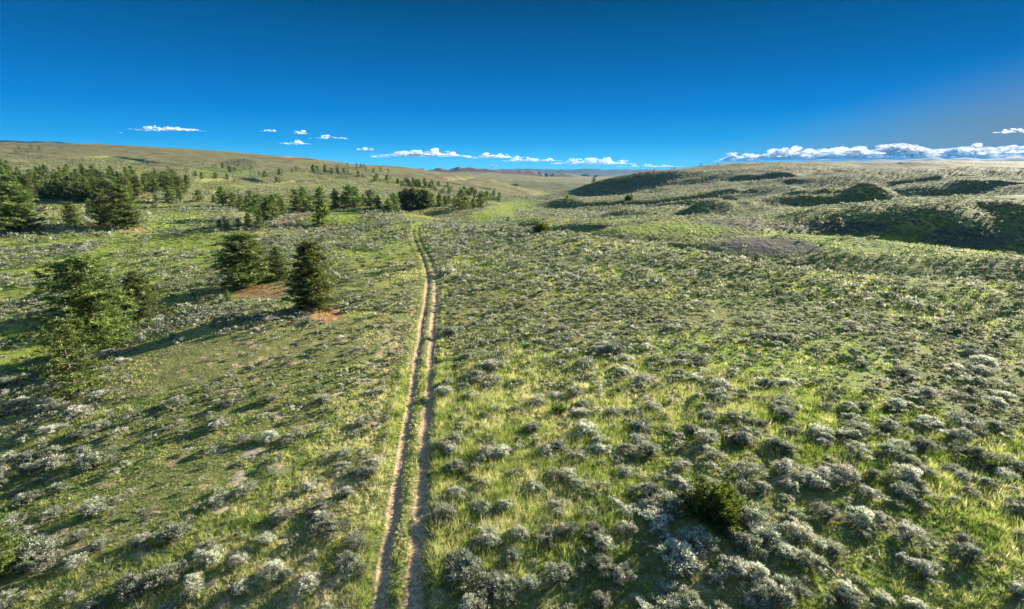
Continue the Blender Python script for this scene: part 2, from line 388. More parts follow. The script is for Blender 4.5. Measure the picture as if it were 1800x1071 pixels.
nn = b.noise(b.n('ShaderNodeTexCoord').outputs['Object'], 20, 3, .6)
bs = b.n('ShaderNodeBsdfPrincipled'); bs.inputs['Roughness'].default_value = .9
b.l(b.ramp(nn, [(.3, (.07, .06, .05)), (.7, (.17, .15, .13))]), bs.inputs['Base Color'])
b.l(bs.outputs[0], b.n('ShaderNodeOutputMaterial').inputs['Surface'])
mound_m, nt = nmat('pale_sandy_soil'); b = NB(nt)
oc = b.n('ShaderNodeTexCoord').outputs['Object']
nn = b.noise(oc, 5, 5, .7); n2 = b.noise(oc, 30, 4, .7)
bs = b.n('ShaderNodeBsdfPrincipled'); bs.inputs['Roughness'].default_value = .95
b.l(b.mix(b.rng(n2, .35, .65), b.ramp(nn, [(.3, (.22, .16, .085)), (.6, (.34, .26, .145))]), (.38, .31, .19)), bs.inputs['Base Color'])
bm_ = b.n('ShaderNodeBump'); bm_.inputs['Distance'].default_value = .05; b.l(n2, bm_.inputs['Height']); b.l(bm_.outputs[0], bs.inputs['Normal'])
b.l(bs.outputs[0], b.n('ShaderNodeOutputMaterial').inputs['Surface'])

# ------------------------------------------------------------------ terrain mesh (fine inside the view, coarse elsewhere)
az_f = np.radians(np.linspace(-54, 54, 900))
az_c1 = np.radians(np.linspace(-180, -54, 110, endpoint=False)); az_c2 = np.radians(np.linspace(54, 180, 110))[1:]
AZ = np.concatenate([az_c1, az_f, az_c2])
RR = np.concatenate([np.geomspace(6, 60, 280, endpoint=False), np.geomspace(60, 1600, 560, endpoint=False), np.geomspace(1600, 25000, 240)])
aa, rr = np.meshgrid(AZ, RR)
X = rr*np.sin(aa); Y = rr*np.cos(aa)
Zt = height(X.ravel(), Y.ravel()).reshape(X.shape)
nr, na = X.shape
idx = np.arange(nr*na).reshape(nr, na)
Fq = np.stack([idx[:-1, :-1], idx[:-1, 1:], idx[1:, 1:], idx[1:, :-1]], -1).reshape(-1, 4)
Fq = Fq[:, ::-1]
V = np.stack([X.ravel(), Y.ravel(), Zt.ravel()], 1)
px, py, dd = project(V[:, 0], V[:, 1], V[:, 2])
Rv = np.hypot(V[:, 0], V[:, 1]); azd = np.degrees(np.arctan2(V[:, 0], V[:, 1]))
inf = (Y.ravel() > 5)
def ell(cx, cy, ax, ay, rot=0):
    dx, dy = px-cx, py-cy; c_, s_ = math.cos(R(rot)), math.sin(R(rot))
    q = ((dx*c_+dy*s_)/ax)**2+((-dx*s_+dy*c_)/ay)**2
    return np.where(inf, sstep(1.5, .4, q), 0)
red = np.zeros(len(V))
for e in ((460,512,62,14,-5),(574,553,36,17,-12),(490,392,22,6),(238,406,22,4),(528,378,16,5),(205,612,20,8,-35),
          (60,330,14,4),(530,276,50,2),(700,290,40,2),(500,385,24,8),(455,392,14,4)): red = np.maximum(red, ell(*e))
shale_shade = np.zeros(len(V))
for e in ((1345,432,100,17,3),(1320,394,90,7,3),(1090,394,70,4,-6),(1480,400,90,10),(1700,420,80,20)): shale_shade = np.maximum(shale_shade, ell(*e)*(.9 if e[2] > 85 else .75))  # bare shale; the last two ellipses paint the shaded face dark
lush = np.zeros(len(V))
for e in ((880,372,60,14,-15),(900,385,60,8),(200,282,60,8),(400,302,70,8),(590,380,50,14),(660,440,60,25),(320,395,60,25),(120,470,190,60),(330,440,120,40),(30,620,70,40),(700,400,60,12),(1450,520,300,18),(1560,432,260,16,4),(1150,402,160,10),(1300,640,300,60),(930,358,20,10)):
    lush = np.maximum(lush, ell(*e)*.9)
dry = sstep(600, 1200, Rv)*.75*sstep(20, -10, azd)+sstep(500, 900, Rv)*sstep(5, 20, azd)*.7
dry = np.clip(dry, 0, 1)*(1-.6*lush)
far = sstep(110, 320, Rv)*sstep(4000, 1500, Rv)*np.where(azd > 0, 1., .65)
forest = np.zeros(len(V))
forest = np.maximum(forest, sstep(3000, 3300, Rv)*sstep(-34, -37, azd)*sstep(4300, 3900, Rv))
forest = np.maximum(forest, sstep(7000, 7600, Rv)*.95)
forest = np.maximum(forest, ell(420, 285, 30, 6)*.5)
gx, gy = np.gradient(Zt); slope = (np.abs(gx)/np.maximum(1, np.gradient(rr, axis=0))).ravel()
mesa = sstep(3900, 4100, Rv)*sstep(6000, 5600, Rv)*sstep(.012, .04, slope)*sstep(-33, -30, azd)
s_, al_ = road_side(V[:, 0], V[:, 1])
wob = (vnoise(al_/5, al_*0, 77)-.5)*.16
dirt = np.zeros(len(V))
wid = .48+.20*(vnoise(al_/1.6, al_*0+3, 79)-.5)+.12*(vnoise(al_/.5, s_*3, 80)-.5)
for c_ in (-.86, .86): dirt = np.maximum(dirt, np.exp(-((s_-c_-wob)/(wid+(.10 if c_ > 0 else 0)))**4))
dirt *= (1-.62*sstep(85, 150, al_))*(.50+.66*fbm(al_/.9, s_*1.6, 3, 13))
for c_, am in ((-2.5, .8), (-3.9, .8), (-5.3, .6)):
    dirt = np.maximum(dirt, am*np.exp(-((s_-c_-wob*2)/.4)**2)*sstep(.35, .62, fbm(al_/4, s_/2, 3, 91))*sstep(95, 60, al_)*1.5)
dirt = np.maximum(dirt, .8*sstep(.66, .76, fbm(V[:, 0]/1.1, V[:, 1]/1.1, 3, 95))*sstep(2, -3, V[:, 0]+10)*sstep(90, 60, Rv))
tmesh = mesh_np('ground', V, Fq, [gm], dict(red=red, shale_shade=shale_shade, lush=lush, dry=dry, far=far, forest=forest, mesa=mesa, dirt=dirt, near=sstep(120, 60, Rv), wide=sstep(450, 1300, Rv)), smooth=True)
tag(obj('ground', tmesh), kind='structure')
# disc right below the camera, closing the ring
nd = 96; th = np.linspace(0, 2*math.pi, nd, endpoint=False)
V2 = np.concatenate([[[0, 0, 0]], np.stack([6.3*np.sin(th), 6.3*np.cos(th), 0*th], 1)]); V2[:, 2] = height(V2[:, 0], V2[:, 1])-.004
F2 = np.array([[0, 1+(k+1) % nd, 1+k] for k in range(nd)])
tag(obj('ground_below', mesh_np('ground_below', V2, F2, [gm], {k: np.zeros(nd+1) for k in ('red', 'shale_shade', 'lush', 'dry', 'far', 'forest', 'mesa', 'dirt', 'near', 'wide')}, smooth=True)), kind='structure')

# ------------------------------------------------------------------ plant part builders (numpy)
def leaf_tris(P, D, ln, wd, tint, bend=None):
    """one triangle per leaf/needle bunch: base at P, tip along D"""
    n = len(P); D = D/np.maximum(np.linalg.norm(D, axis=1, keepdims=True), 1e-6)
    q = rng.normal(size=(n, 3)); S = np.cross(D, q); S /= np.maximum(np.linalg.norm(S, axis=1, keepdims=True), 1e-6)
    ln = np.broadcast_to(ln, n)[:, None]; wd = np.broadcast_to(wd, n)[:, None]
    V = np.stack([P-S*wd*.5, P+S*wd*.5, P+D*ln], 1).reshape(-1, 3)
    return V, np.arange(3*n).reshape(-1, 3), np.repeat(tint, 3)
def tube(p, r, k=6):
    """tapered tube through points p with radii r, as triangles"""
    p = np.array(p, float); V = []; F_ = []
    for i, q in enumerate(p):
        t = p[min(i+1, len(p)-1)]-p[max(i-1, 0)]; t /= np.linalg.norm(t)+1e-9
        a = np.cross(t, [0.3, .1, 1.] if abs(t[2]) < .9 else [1., 0, 0]); a /= np.linalg.norm(a); b_ = np.cross(t, a)
        for j in range(k):
            g = 2*math.pi*j/k; V.append(q+r[i]*(a*math.cos(g)+b_*math.sin(g)))
    for i in range(len(p)-1):
        for j in range(k):
            a0, a1, b0, b1 = i*k+j, i*k+(j+1) % k, (i+1)*k+j, (i+1)*k+(j+1) % k
            F_ += [(a0, a1, b1), (a0, b1, b0)]
    return np.array(V), np.array(F_)
def joinp(parts):
    V, F_, T, o = [], [], [], 0
    for v, f, t in parts:
        V.append(v); F_.append(f+o); T.append(np.broadcast_to(t, len(v))); o += len(v)
    return np.concatenate(V), np.concatenate(F_), np.concatenate(T)

def sage_geo(nl, seed, leaf=.06, per=34):
    """one sagebrush about 1 m across and .62 high: ragged bush of separate leafy tufts"""
    g = np.random.default_rng(seed)
    nt_ = max(3, nl//per); a = g.uniform(0, 6.28, nt_); q = np.sqrt(g.uniform(0, 1, nt_))
    ph = g.uniform(0, 6.28, 3); edge = .42*(1+.30*np.sin(a+ph[0])+.22*np.sin(2*a+ph[1])+.15*np.sin(5*a+ph[2]))
    rx_ = q*edge; top = .16+.30*np.sqrt(np.clip(1-q**2, 0, 1))*g.uniform(.55, 1.15, nt_)
    cen = np.stack([rx_*np.cos(a), rx_*np.sin(a), top], 1); tr = g.uniform(.055, .115, nt_)*(34/ max(per, 12))**-.25*(1.0 if nl > 200 else 1.5)
    k = np.arange(nl) % nt_; d = g.normal(size=(nl, 3)); d[:, 2] = np.abs(d[:, 2])*.9-.2; d /= np.linalg.norm(d, axis=1, keepdims=True)
    P_ = cen[k]+d*(tr[k]*g.uniform(.1, 1., nl)**.7)[:, None]*np.array([1, 1, 1.25]); P_[:, 2] = np.maximum(P_[:, 2], .03)
    out_ = cen[k]*np.array([.9, .9, 0])
    D_ = d*.8+g.normal(size=(nl, 3))*.3+out_+np.array([0, 0, .55])
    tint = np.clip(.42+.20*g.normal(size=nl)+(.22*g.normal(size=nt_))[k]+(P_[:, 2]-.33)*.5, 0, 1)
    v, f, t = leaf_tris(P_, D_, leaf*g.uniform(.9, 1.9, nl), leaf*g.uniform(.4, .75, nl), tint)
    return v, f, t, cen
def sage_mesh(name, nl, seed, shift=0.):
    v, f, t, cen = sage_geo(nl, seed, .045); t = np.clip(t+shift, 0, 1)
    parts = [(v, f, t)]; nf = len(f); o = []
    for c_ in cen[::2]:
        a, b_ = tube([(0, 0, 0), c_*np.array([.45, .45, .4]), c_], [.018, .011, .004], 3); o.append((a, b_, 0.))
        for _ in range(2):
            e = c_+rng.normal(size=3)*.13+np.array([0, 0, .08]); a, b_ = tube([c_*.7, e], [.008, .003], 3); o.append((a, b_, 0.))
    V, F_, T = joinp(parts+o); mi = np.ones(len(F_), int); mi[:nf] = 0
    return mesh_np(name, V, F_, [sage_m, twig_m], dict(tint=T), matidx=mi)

# ------------------------------------------------------------------ sagebrush positions
def scatter(n, r0, r1, a0, a1, p=1.0, g=rng):
    """points in a sector; density falls as r**-p"""
    u = g.uniform(size=n); e = 2-p
    r_ = (r0**e+u*(r1**e-r0**e))**(1/e) if abs(e) > 1e-6 else r0*(r1/r0)**u
    a_ = np.radians(g.uniform(a0, a1, n)); return r_*np.sin(a_), r_*np.cos(a_)
SPLINE_RED = None
def mask_at(X, Y, Z, lst):
    qx, qy, _ = project(X, Y, Z); m = np.zeros(len(X))
    for e in lst:
        dx, dy = qx-e[0], qy-e[1]; c_, s_ = math.cos(R(e[4] if len(e) > 4 else 0)), math.sin(R(e[4] if len(e) > 4 else 0))
        m = np.maximum(m, sstep(1.5, .5, ((dx*c_+dy*s_)/e[2])**2+((-dx*s_+dy*c_)/e[3])**2))
    return m
bare = ((460,512,62,14,-5),(574,553,36,17,-12),(1345,429,80,16,2),(320,640,120,42,-8),(880,372,55,12,-15),(590,382,50,10))
def sage_density(X, Y):
    s, al = road_side(X, Y); r = np.hypot(X, Y); s0 = X-np.interp(Y, ry, rx)
    clump = fbm(X/7, Y/7, 3, 101); right = sstep(-1, 4, s0)
    d = right*(.50+.48*sstep(.34, .56, clump))+(1-right)*(.44+.50*sstep(.38, .58, fbm(X/6, Y/6, 3, 103)))
    left_far = (1-right)*sstep(60, 90, r)
    d = d*(1-left_far)+left_far*(.16+.84*sstep(.38, .54, fbm(X/12, Y/12, 3, 107)))
    big = fbm(X/90, Y/90, 3, 109)
    d = d*np.where(r > 200, .35+1.1*sstep(.35, .6, big), 1)
    d = np.where((s0 > 1.9) & (s0 < 4.2), .95, d)
    return np.where((np.abs(s) < 2.3), 0, d)
allx, ally, allr = [], [], []
def jgrid(cell, r0, r1):
    n_ = int(r1/cell)+1; gx_, gy_ = np.meshgrid(np.arange(-n_, n_+1)*cell, np.arange(0, n_+1)*cell); gx_, gy_ = gx_.ravel(), gy_.ravel()
    r_ = np.hypot(gx_, gy_); k = (r_ >= r0) & (r_ < r1) & (np.abs(np.arctan2(gx_, gy_)) < R(51)); gx_, gy_ = gx_[k], gy_[k]
    return gx_+rng.uniform(-.42, .42, len(gx_))*cell, gy_+rng.uniform(-.42, .42, len(gx_))*cell
for cell, r0, r1, m0, sg_, pk in ((2.2, 15, 110, .84, .28, 1.1), (1.35, 15, 110, .44, .34, .60), (2.5, 110, 230, .96, .28, .9), (1.6, 110, 230, .48, .3, .35), (3.3, 230, 560, .98, .3, .8), (5., 560, 1100, 1.15, .3, .9)):
    x, y = jgrid(cell, r0, r1); z = height(x, y); s0 = x-np.interp(y, ry, rx)
    keep = rng.uniform(size=len(x)) < pk*sage_density(x, y)*(1-.95*mask_at(x, y, z, bare))*(1-.72*mask_at(x, y, z, ((1480,428,270,15,4),(1160,402,175,14,0))))
    x, y, z, s0 = x[keep], y[keep], z[keep], s0[keep]
    rad = rng.lognormal(math.log(m0), sg_, len(x))*np.where((s0 < 0) & (np.hypot(x, y) < 75), .80, 1)
    rad = rad*(.8+.5*fbm(x/11, y/11, 2, 141))*(1-.40*mask_at(x, y, z, ((1500,440,330,26,3),(1150,400,190,14,0))))
    rad = np.minimum(rad, np.abs(s0)-1.35+.0*s0) if r0 < 100 else rad
    allx.append(x); ally.append(y); allr.append(np.clip(rad, .22, 1.5))
sx, sy, sr = map(np.concatenate, (allx, ally, allr)); sz = height(sx, sy)
# steep shaded slopes and gullies carry taller shrubs; the right hill crest shrubs are smaller
qx, qy, qd = project(sx, sy, sz)
vis = (qx > -10) & (qx < 1810) & (qy < 1085) & (qy > 250)
score = np.where(vis, sr/qd, 0)
order = np.argsort(-score); hero = order[:300]; rest = order[300:]
print('sagebrush', len(sx), 'near', (np.hypot(sx, sy) < 60).sum())

sage_vars = [sage_mesh('sagebrush_leaves', 1700 if k % 3 else 2300, 200+k, (-.24, .0, .22)[k % 3]) for k in range(12)]
JUN = (1255, 915)
def where_words(x, y, X_, Y_, w_):
    s0 = X_-np.interp(Y_, ry, rx)
    band = ('at the bottom edge' if y > 1000 else 'low foreground' if y > 900 else 'near foreground' if y > 800 else 'middle foreground')
    if abs(x-JUN[0]) < 110 and abs(y-885) < 90: return ('behind' if y < 860 else 'in front of')+' the dark green juniper, to its '+('left' if x < JUN[0] else 'right')
    if s0 > 0:
        if s0 < 5: return 'on the right verge of the track, '+band
        side = 'between track and juniper' if x < 1180 else 'right of the juniper' if x < 1550 else 'near the right edge'
        return side+', '+band
    if s0 > -6: return 'on the left verge of the track, '+band
    side = 'on the grassy left slope' if x > 300 else 'near the left edge'
    return side+', '+band
used = {}
for k, i in enumerate(hero):
    o = bpy.data.objects.new('sagebrush', sage_vars[k % 12]); link(o)
    hgt = (.30+.60*sr[i])*rng.uniform(1.25, 1.9); rt = rng.uniform(0, 6.28)
    o.location = (sx[i], sy[i], sz[i]-.03); o.rotation_euler = (rng.normal()*.06, rng.normal()*.06, rt)
    o.scale = (sr[i]*2*rng.uniform(.9, 1.15), sr[i]*2*rng.uniform(.85, 1.1), hgt)
    size = 'huge' if sr[i] > 1.3 else 'large' if sr[i] > 1.08 else 'medium' if sr[i] > .9 else 'small'
    form = 'tall' if hgt > 1.45 else 'rounded' if hgt/sr[i] > 1.35 else 'spreading'
    tag(o, f'{size} {form} {("dull green", "grey green", "pale silvery")[(k % 12) % 3]} sagebrush {where_words(qx[i], qy[i], sx[i], sy[i], sr[i])}', 'shrub', 'sagebrush shrubs of the foreground')

# the rest of the sagebrush, one mesh
lod = [[sage_geo(640, 300+k, .065, 26)[:3] for k in range(8)], [sage_geo(240, 330+k, .10, 16)[:3] for k in range(8)], [sage_geo(80, 350+k, .17, 8)[:3] for k in range(8)], [sage_geo(24, 370+k, .30, 4)[:3] for k in range(8)]]
VV, FF, TT, off = [], [], [], 0
rd = np.hypot(sx[rest], sy[rest])
for li, (lo, hi) in enumerate(((0, 48), (48, 100), (100, 230), (230, 5000))):
    sel = rest[(rd >= lo) & (rd < hi)]; grp = rng.integers(0, len(lod[li]), len(sel))
    for g_ in range(len(lod[li])):
        ids = sel[grp == g_]
        if not len(ids): continue
        v, f, t = lod[li][g_]; n_, m_ = len(ids), len(v)
        th = rng.uniform(0, 6.28, n_); c_, s_ = np.cos(th)[:, None], np.sin(th)[:, None]; sc = (sr[ids]*2)[:, None]
        if li == 3: sc = sc*1.1
        hz = ((.28+.6*sr[ids])*rng.uniform(1.25, 1.8, n_)*(1, 1.1, 1.2, 1.2)[li])[:, None]
        vx = (v[None, :, 0]*c_-v[None, :, 1]*s_)*sc+sx[ids][:, None]
        vy = (v[None, :, 0]*s_+v[None, :, 1]*c_)*sc+sy[ids][:, None]
        vz = v[None, :, 2]*hz+sz[ids][:, None]-.03
        VV.append(np.stack([vx, vy, vz], -1).reshape(-1, 3))
        FF.append((f[None]+(np.arange(n_)*m_)[:, None, None]).reshape(-1, 3)+off); off += n_*m_
        TT.append((np.clip(t[None]-(.06, .18, .26, .26)[li]+rng.normal(size=(n_, 1))*.18, 0, 1)).ravel())
print('sage rest tris', sum(len(f) for f in FF))
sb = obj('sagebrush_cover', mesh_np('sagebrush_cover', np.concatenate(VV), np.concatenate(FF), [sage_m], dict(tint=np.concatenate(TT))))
tag(sb, 'grey green sagebrush covering the slopes and the field beyond the nearest shrubs', 'sagebrush', kind='stuff')

# ------------------------------------------------------------------ grass, one mesh
def grass(n, r0, r1, p, blades, hscale, wmin):
    x, y = scatter(n, r0, r1, -50, 50, p); z0 = height(x, y)
    s, al = road_side(x, y); s0 = x-np.interp(y, ry, rx)
    ns = fbm(x/3, y/3, 3, 121); nb = fbm(x/16, y/16, 3, 123)
    pr = .35+.65*sstep(.35, .55, ns)
    wb = (vnoise(al/5, al*0, 77)-.5)*.16
    for c_ in (-.86, .86): pr = pr*(1-.97*np.exp(-((s-c_-wb)/.36)**4))
    pr = pr*(1-.55*mask_at(x, y, z0, bare[:2]))*(1-.93*mask_at(x, y, z0, ((1345,432,100,17,3),(1320,394,90,7,3),(1480,400,90,10))))
    k = rng.uniform(size=n) < pr; x, y, z0, s, s0, ns, nb = (q[k] for q in (x, y, z0, s, s0, ns, nb)); n = len(x)
    r = np.hypot(x, y)
    # one slanting growth direction per tuft, blades fan out
    hgt = hscale*rng.lognormal(0, .35, n)*(.6+.9*sstep(.4, .65, nb))*np.where(np.abs(s) < 1.6, .45, 1)*np.where(s0 < -2.5, .62, 1)
    tint = np.clip(.34+.9*(nb-.5)+.9*(fbm(x/1.2, y/1.2, 2, 127)-.5)+rng.normal(size=n)*.24+np.where((s0 < -2) & (s0 > -8), .30, 0)+mask_at(x, y, z0, ((330,620,190,80,-8),))*.22, 0, 1)
    B = blades; sp_ = np.repeat(hgt, B); th = rng.uniform(0, 6.28, n*B); q = rng.uniform(0, 1, n*B)
    X_ = np.repeat(x, B)+np.cos(th)*q*sp_*.28; Y_ = np.repeat(y, B)+np.sin(th)*q*sp_*.28
    h_ = sp_*rng.uniform(.6, 1.25, n*B); le = rng.normal(size=(n, 2))*.16
    D = np.stack([np.cos(th)*q*.75+np.repeat(le[:, 0], B), np.sin(th)*q*.75+np.repeat(le[:, 1], B), np.ones(n*B)], 1)
    w = np.maximum(wmin, np.repeat(r, B)*.0006)*rng.uniform(.6, 1.3, n*B)
    return leaf_tris(np.stack([X_, Y_, np.repeat(z0, B)-.02], 1), D, h_, w, np.clip(np.repeat(tint, B)+rng.normal(size=n*B)*.16, 0, 1))
g1 = grass(120000, 15, 60, .3, 13, .26, .018)
g2 = grass(120000, 55, 160, .7, 7, .23, .04)
g3 = grass(70000, 160, 330, 1., 4, .32, .10)
V, F_, T = joinp([g1, g2, g3])
print('grass tris', len(F_))
tag(obj('grass', mesh_np('grass', V, F_, [grass_m], dict(tint=T))), 'green and straw coloured bunch grass between the sagebrush', 'grass', kind='stuff')

# ------------------------------------------------------------------ trees
def pine_geo(seed, nbr, ncl, nneed, nl, width=.30, openn=.0, top=.25, lo=.05, lean=0.):
    """unit-height pine: (trunk verts, faces), (crown verts, faces, tint)"""
    g = np.random.default_rng(seed)
    k = 7; zs = np.linspace(0, .96, k); wig = np.cumsum(g.normal(size=(k, 2))*.006, 0)+np.linspace(0, lean, k)[:, None]*np.array([1, .4])
    tp = np.column_stack([wig, zs]); tr = .021*(1-zs)**.85+.003
    tparts = [(*tube(tp, tr, 7), 0.)]
    P_, D_, T_ = [], [], []
    side = g.uniform(0, 6.28)
    for i in range(nbr):
        f = (i+g.uniform(-.4, .4))/nbr; f = min(max(f, 0), 1); z = lo+(.97-lo)*f
        az = i*2.399+g.normal()*.4
        prof = (min(1, (f+.12)/.30)**.6)*(1-f)**.62*(1-top)+top*math.sqrt(max(0, 1-f*f))*.75
        ln = width*prof*g.uniform(.70, 1.12)*(1+.16*math.cos(az-side))+.02
        if g.uniform() < openn: ln *= .5
        up = -.10+.55*f+g.normal()*.08
        b0 = np.array([np.interp(z, zs, tp[:, 0]), np.interp(z, zs, tp[:, 1]), z]); dr = np.array([math.cos(az), math.sin(az), up])
        e = b0+dr*ln; mid = b0+dr*ln*.5-np.array([0, 0, .04*ln])
        e[2] += .12*ln
        if ln > .05: tparts.append((*tube([b0, mid, e], [.0065*(1-f)+.002, .004*(1-f)+.0015, .001], 3), 0.))
        nc = max(2, int(ncl*ln/width*1.3)); bt = g.normal()*.14
        for j in range(nc):
            q = .22+.80*(j+g.uniform())/nc; c_ = b0+(e-b0)*q+g.normal(size=3)*np.array([.30, .30, .10])*ln*.55*(.4+.6*q)
            c_[2] -= .04*ln*math.sin(q*3); cs = (.030+.022*g.uniform())*(.75+.5*(1-f))
            m = nneed; d = g.normal(size=(m, 3)); d[:, 2] = d[:, 2]*.55+.45; d /= np.linalg.norm(d, axis=1, keepdims=True)
            P_.append(c_+d*cs*g.uniform(0, .55, (m, 1))*np.array([1.2, 1.2, .7])); D_.append(d+dr*.3)
            T_.append(np.clip(.42+bt+.25*g.normal()*.7+g.normal(size=m)*.13+.12*(q-.5), 0, 1))
    m = 10; P_.append(np.tile([tp[-1, 0], tp[-1, 1], .95], (m, 1))+g.normal(size=(m, 3))*.008); D_.append(g.normal(size=(m, 3))*.4+np.array([0, 0, 1])); T_.append(np.full(m, .6))
    P_ = np.concatenate(P_); D_ = np.concatenate(D_); T_ = np.concatenate(T_); m = len(P_)
    v, fc, t = leaf_tris(P_, D_, nl*g.uniform(.7, 1.35, m), nl*.32*g.uniform(.7, 1.3, m), T_)
    v[:, 2] = np.maximum(v[:, 2], .004)
    tv, tf, _ = joinp(tparts)
    return (tv, tf), (v, fc, t)
def pine_meshes(mat, *a, **k):
    (tv, tf), (v, f, t) = pine_geo(*a, **k)
    return mesh_np('trunk', tv, tf, [bark_m], smooth=True), mesh_np('crown', v, f, [mat], dict(tint=t))
hi = [pine_meshes(needle_m, 11, 130, 12, 26, .030, width=.36, top=.38), pine_meshes(needle_m, 12, 130, 14, 28, .030, width=.46, top=.45, openn=.15, lean=.04),
      pine_meshes(needle_m, 13, 140, 13, 26, .029, width=.44, top=.6, openn=.1), pine_meshes(young_m, 14, 90, 9, 24, .034, width=.46, top=.35, openn=.25, lean=-.04),
      pine_meshes(young_m, 15, 110, 9, 22, .034, width=.36, top=.5, openn=.2)]
mid = [pine_meshes(needle_m, 30+k, 60, 6, 9, .075, width=w, top=t, openn=.15, lo=l) for k, (w, t, l) in enumerate(((.30, .3, .06), (.38, .5, .10), (.34, .55, .16), (.27, .25, .05), (.42, .6, .14), (.33, .4, .06)))]
low = [pine_meshes(needle_m, 50+k, 36, 5, 8, .13, width=w, top=t, lo=.06) for k, (w, t) in enumerate(((.34, .4), (.42, .6), (.30, .3), (.48, .7)))]
specs = []
def tree(pos, h, meshes, label, group=None, sw=1.): specs.append((pos, h, meshes, label, group, sw))
def tree_now(pos, h, meshes, label, group=None, sw=1., name='pine_tree', cat='pine tree', rot=None):
    e = bpy.data.objects.new(name, None); link(e); e.empty_display_size = 1
    e.location = (pos[0], pos[1], pos[2]-.12); e.rotation_euler = (0, 0, rng.uniform(0, 6.28) if rot is None else rot)
    e.scale = (h*sw, h*sw, h)
    tag(e, label, cat, group)
    obj('trunk', meshes[0], e); obj('crown', meshes[1], e)
    return e
def place(px, py, back=0.):
    m = march(px, py)
    if m is None: return None
    p, t = m
    if back:
        k = (t+back)/t; x, y = p[0]*k, p[1]*k; p = np.array([x, y, float(height(np.array([x]), np.array([y]))[0])]); t = t*k
    return p, t
GN = 'pines of the near left draw'
near = [ # px, base py, top py, mesh, width factor, label
 (548,546,424,hi[0],1.12,'dark conical pine standing on red soil, nearest the track, rightmost of the near trees'),
 (437,500,411,hi[1],1.55,'wide spreading dark pine with layered branches left of the conical pine by the red soil'),
 (491,490,432,hi[4],1.1,'smaller pale green pine between the spreading pine and the conical one'),
 (182,612,449,hi[2],1.3,'largest dark bushy pine in the draw at the left'),
 (248,566,476,hi[1],1.0,'medium dark pine partly behind the right side of the largest bushy pine'),
 (138,690,556,hi[3],1.1,'yellow green open pine with bare grey trunk showing, in front of the largest pine'),
 (400,528,508,hi[4],1.0,'tiny young pine beside the shadow of the spreading pine'),
 (4,1012,868,hi[3],.75,'bright green young pine cut by the left edge near the bottom corner'),
 (36,410,323,hi[2],1.25,'broad dark pine at the far left edge, behind the pale sage flat'),
 (130,398,356,hi[1],.9,'low green pine between the broad edge pine and the pale trunked one'),
 (186,398,334,hi[1],.8,'sparse pine with pale grey limbs left of the tall dark one'),
 (225,402,327,hi[0],1.25,'tall dark pine above the small patch of orange soil'),
 (160,384,350,hi[4],.9,'light green young pine just behind the sparse pale limbed pine'),
 (568,396,331,mid[3],1.0,'tall narrow pine in front of the tree belt, at the rim of the shaded hollow'),
]
for x_, yb, yt, ms, sw, lb in near:
    p, t = place(x_, yb)
    tree(p, (yb-yt)/F*t*1.02, ms, lb, sw=sw)
belt = [ # the row behind the crest, left to right
 (275,357,344),(300,356,328),(318,352,330),(350,356,335),(377,357,343),(393,364,330),(411,366,340),(424,371,345),(443,377,338),(457,386,344),(470,391,350),(481,390,345),(490,376,343),(500,380,352),
 (398,402,381),(420,402,384),(437,402,375),(458,404,380),(386,399,386),(524,374,336),(536,373,331),(546,372,345),(590,369,338),(604,366,345),(615,369,330),(627,366,334),(640,364,346),(652,371,340),(665,373,348),(683,376,352),(695,375,342)]
sizes = lambda hp: 'tall' if hp > 32 else 'medium' if hp > 20 else 'short'
for k, (x_, yb, yt) in enumerate(belt):
    q = place(x_, yb, 6 if x_ > 580 else 0)
    if not q: continue
    p, t = q; prev = 'red soil slope' if 460 < x_ < 550 else 'grassy rim' if x_ > 580 else 'sage flat' if x_ < 380 else 'shaded hollow'
    od = ['first','second','third','fourth','fifth','sixth','seventh','eighth','ninth','tenth','eleventh','twelfth','thirteenth','fourteenth','fifteenth']
    srt = sorted(belt); rk = srt.index((x_, yb, yt)); rr2 = len(srt)-1-rk
    pos = f'{od[rk]} from the left' if rk < 15 else f'{od[rr2]} from the right' if rr2 < 15 else 'midmost'
    tree(p, (yb-yt)/F*t*1.05, mid[(k*5+1) % 6], f'{sizes(yb-yt)} dark pine by the {prev}, {pos} in the middle belt', 'pines of the middle belt', sw=rng.uniform(1.0, 1.35))
dense = [(706,372,345),(714,374,343),(722,373,341),(729,374,340),(738,372,346),(745,372,342),(752,372,344),(759,370,347),(735,368,338),(716,369,340),(748,367,339),(772,366,346),(783,364,348),(790,362,347),(799,364,349),(806,366,350),(814,376,342),(821,372,350),(832,371,353),(845,370,344)]
for k, (x_, yb, yt) in enumerate(dense):
    q = place(x_, yb, 12)
    p, t = q
    r2 = len(dense)-1-sorted(dense).index((x_, yb, yt)); r1 = sorted(dense).index((x_, yb, yt))
    pos = f'{od[r1]} from the left' if r1 < 10 else f'{od[r2]} from the right'
    tree(p, (yb-yt)/F*t*1.1, mid[(k*5+2) % 6], f'{sizes(yb-yt)} dark pine in the dense clump where the track crests, {pos}', 'pines of the clump past the track bend', sw=rng.uniform(1.1, 1.5))
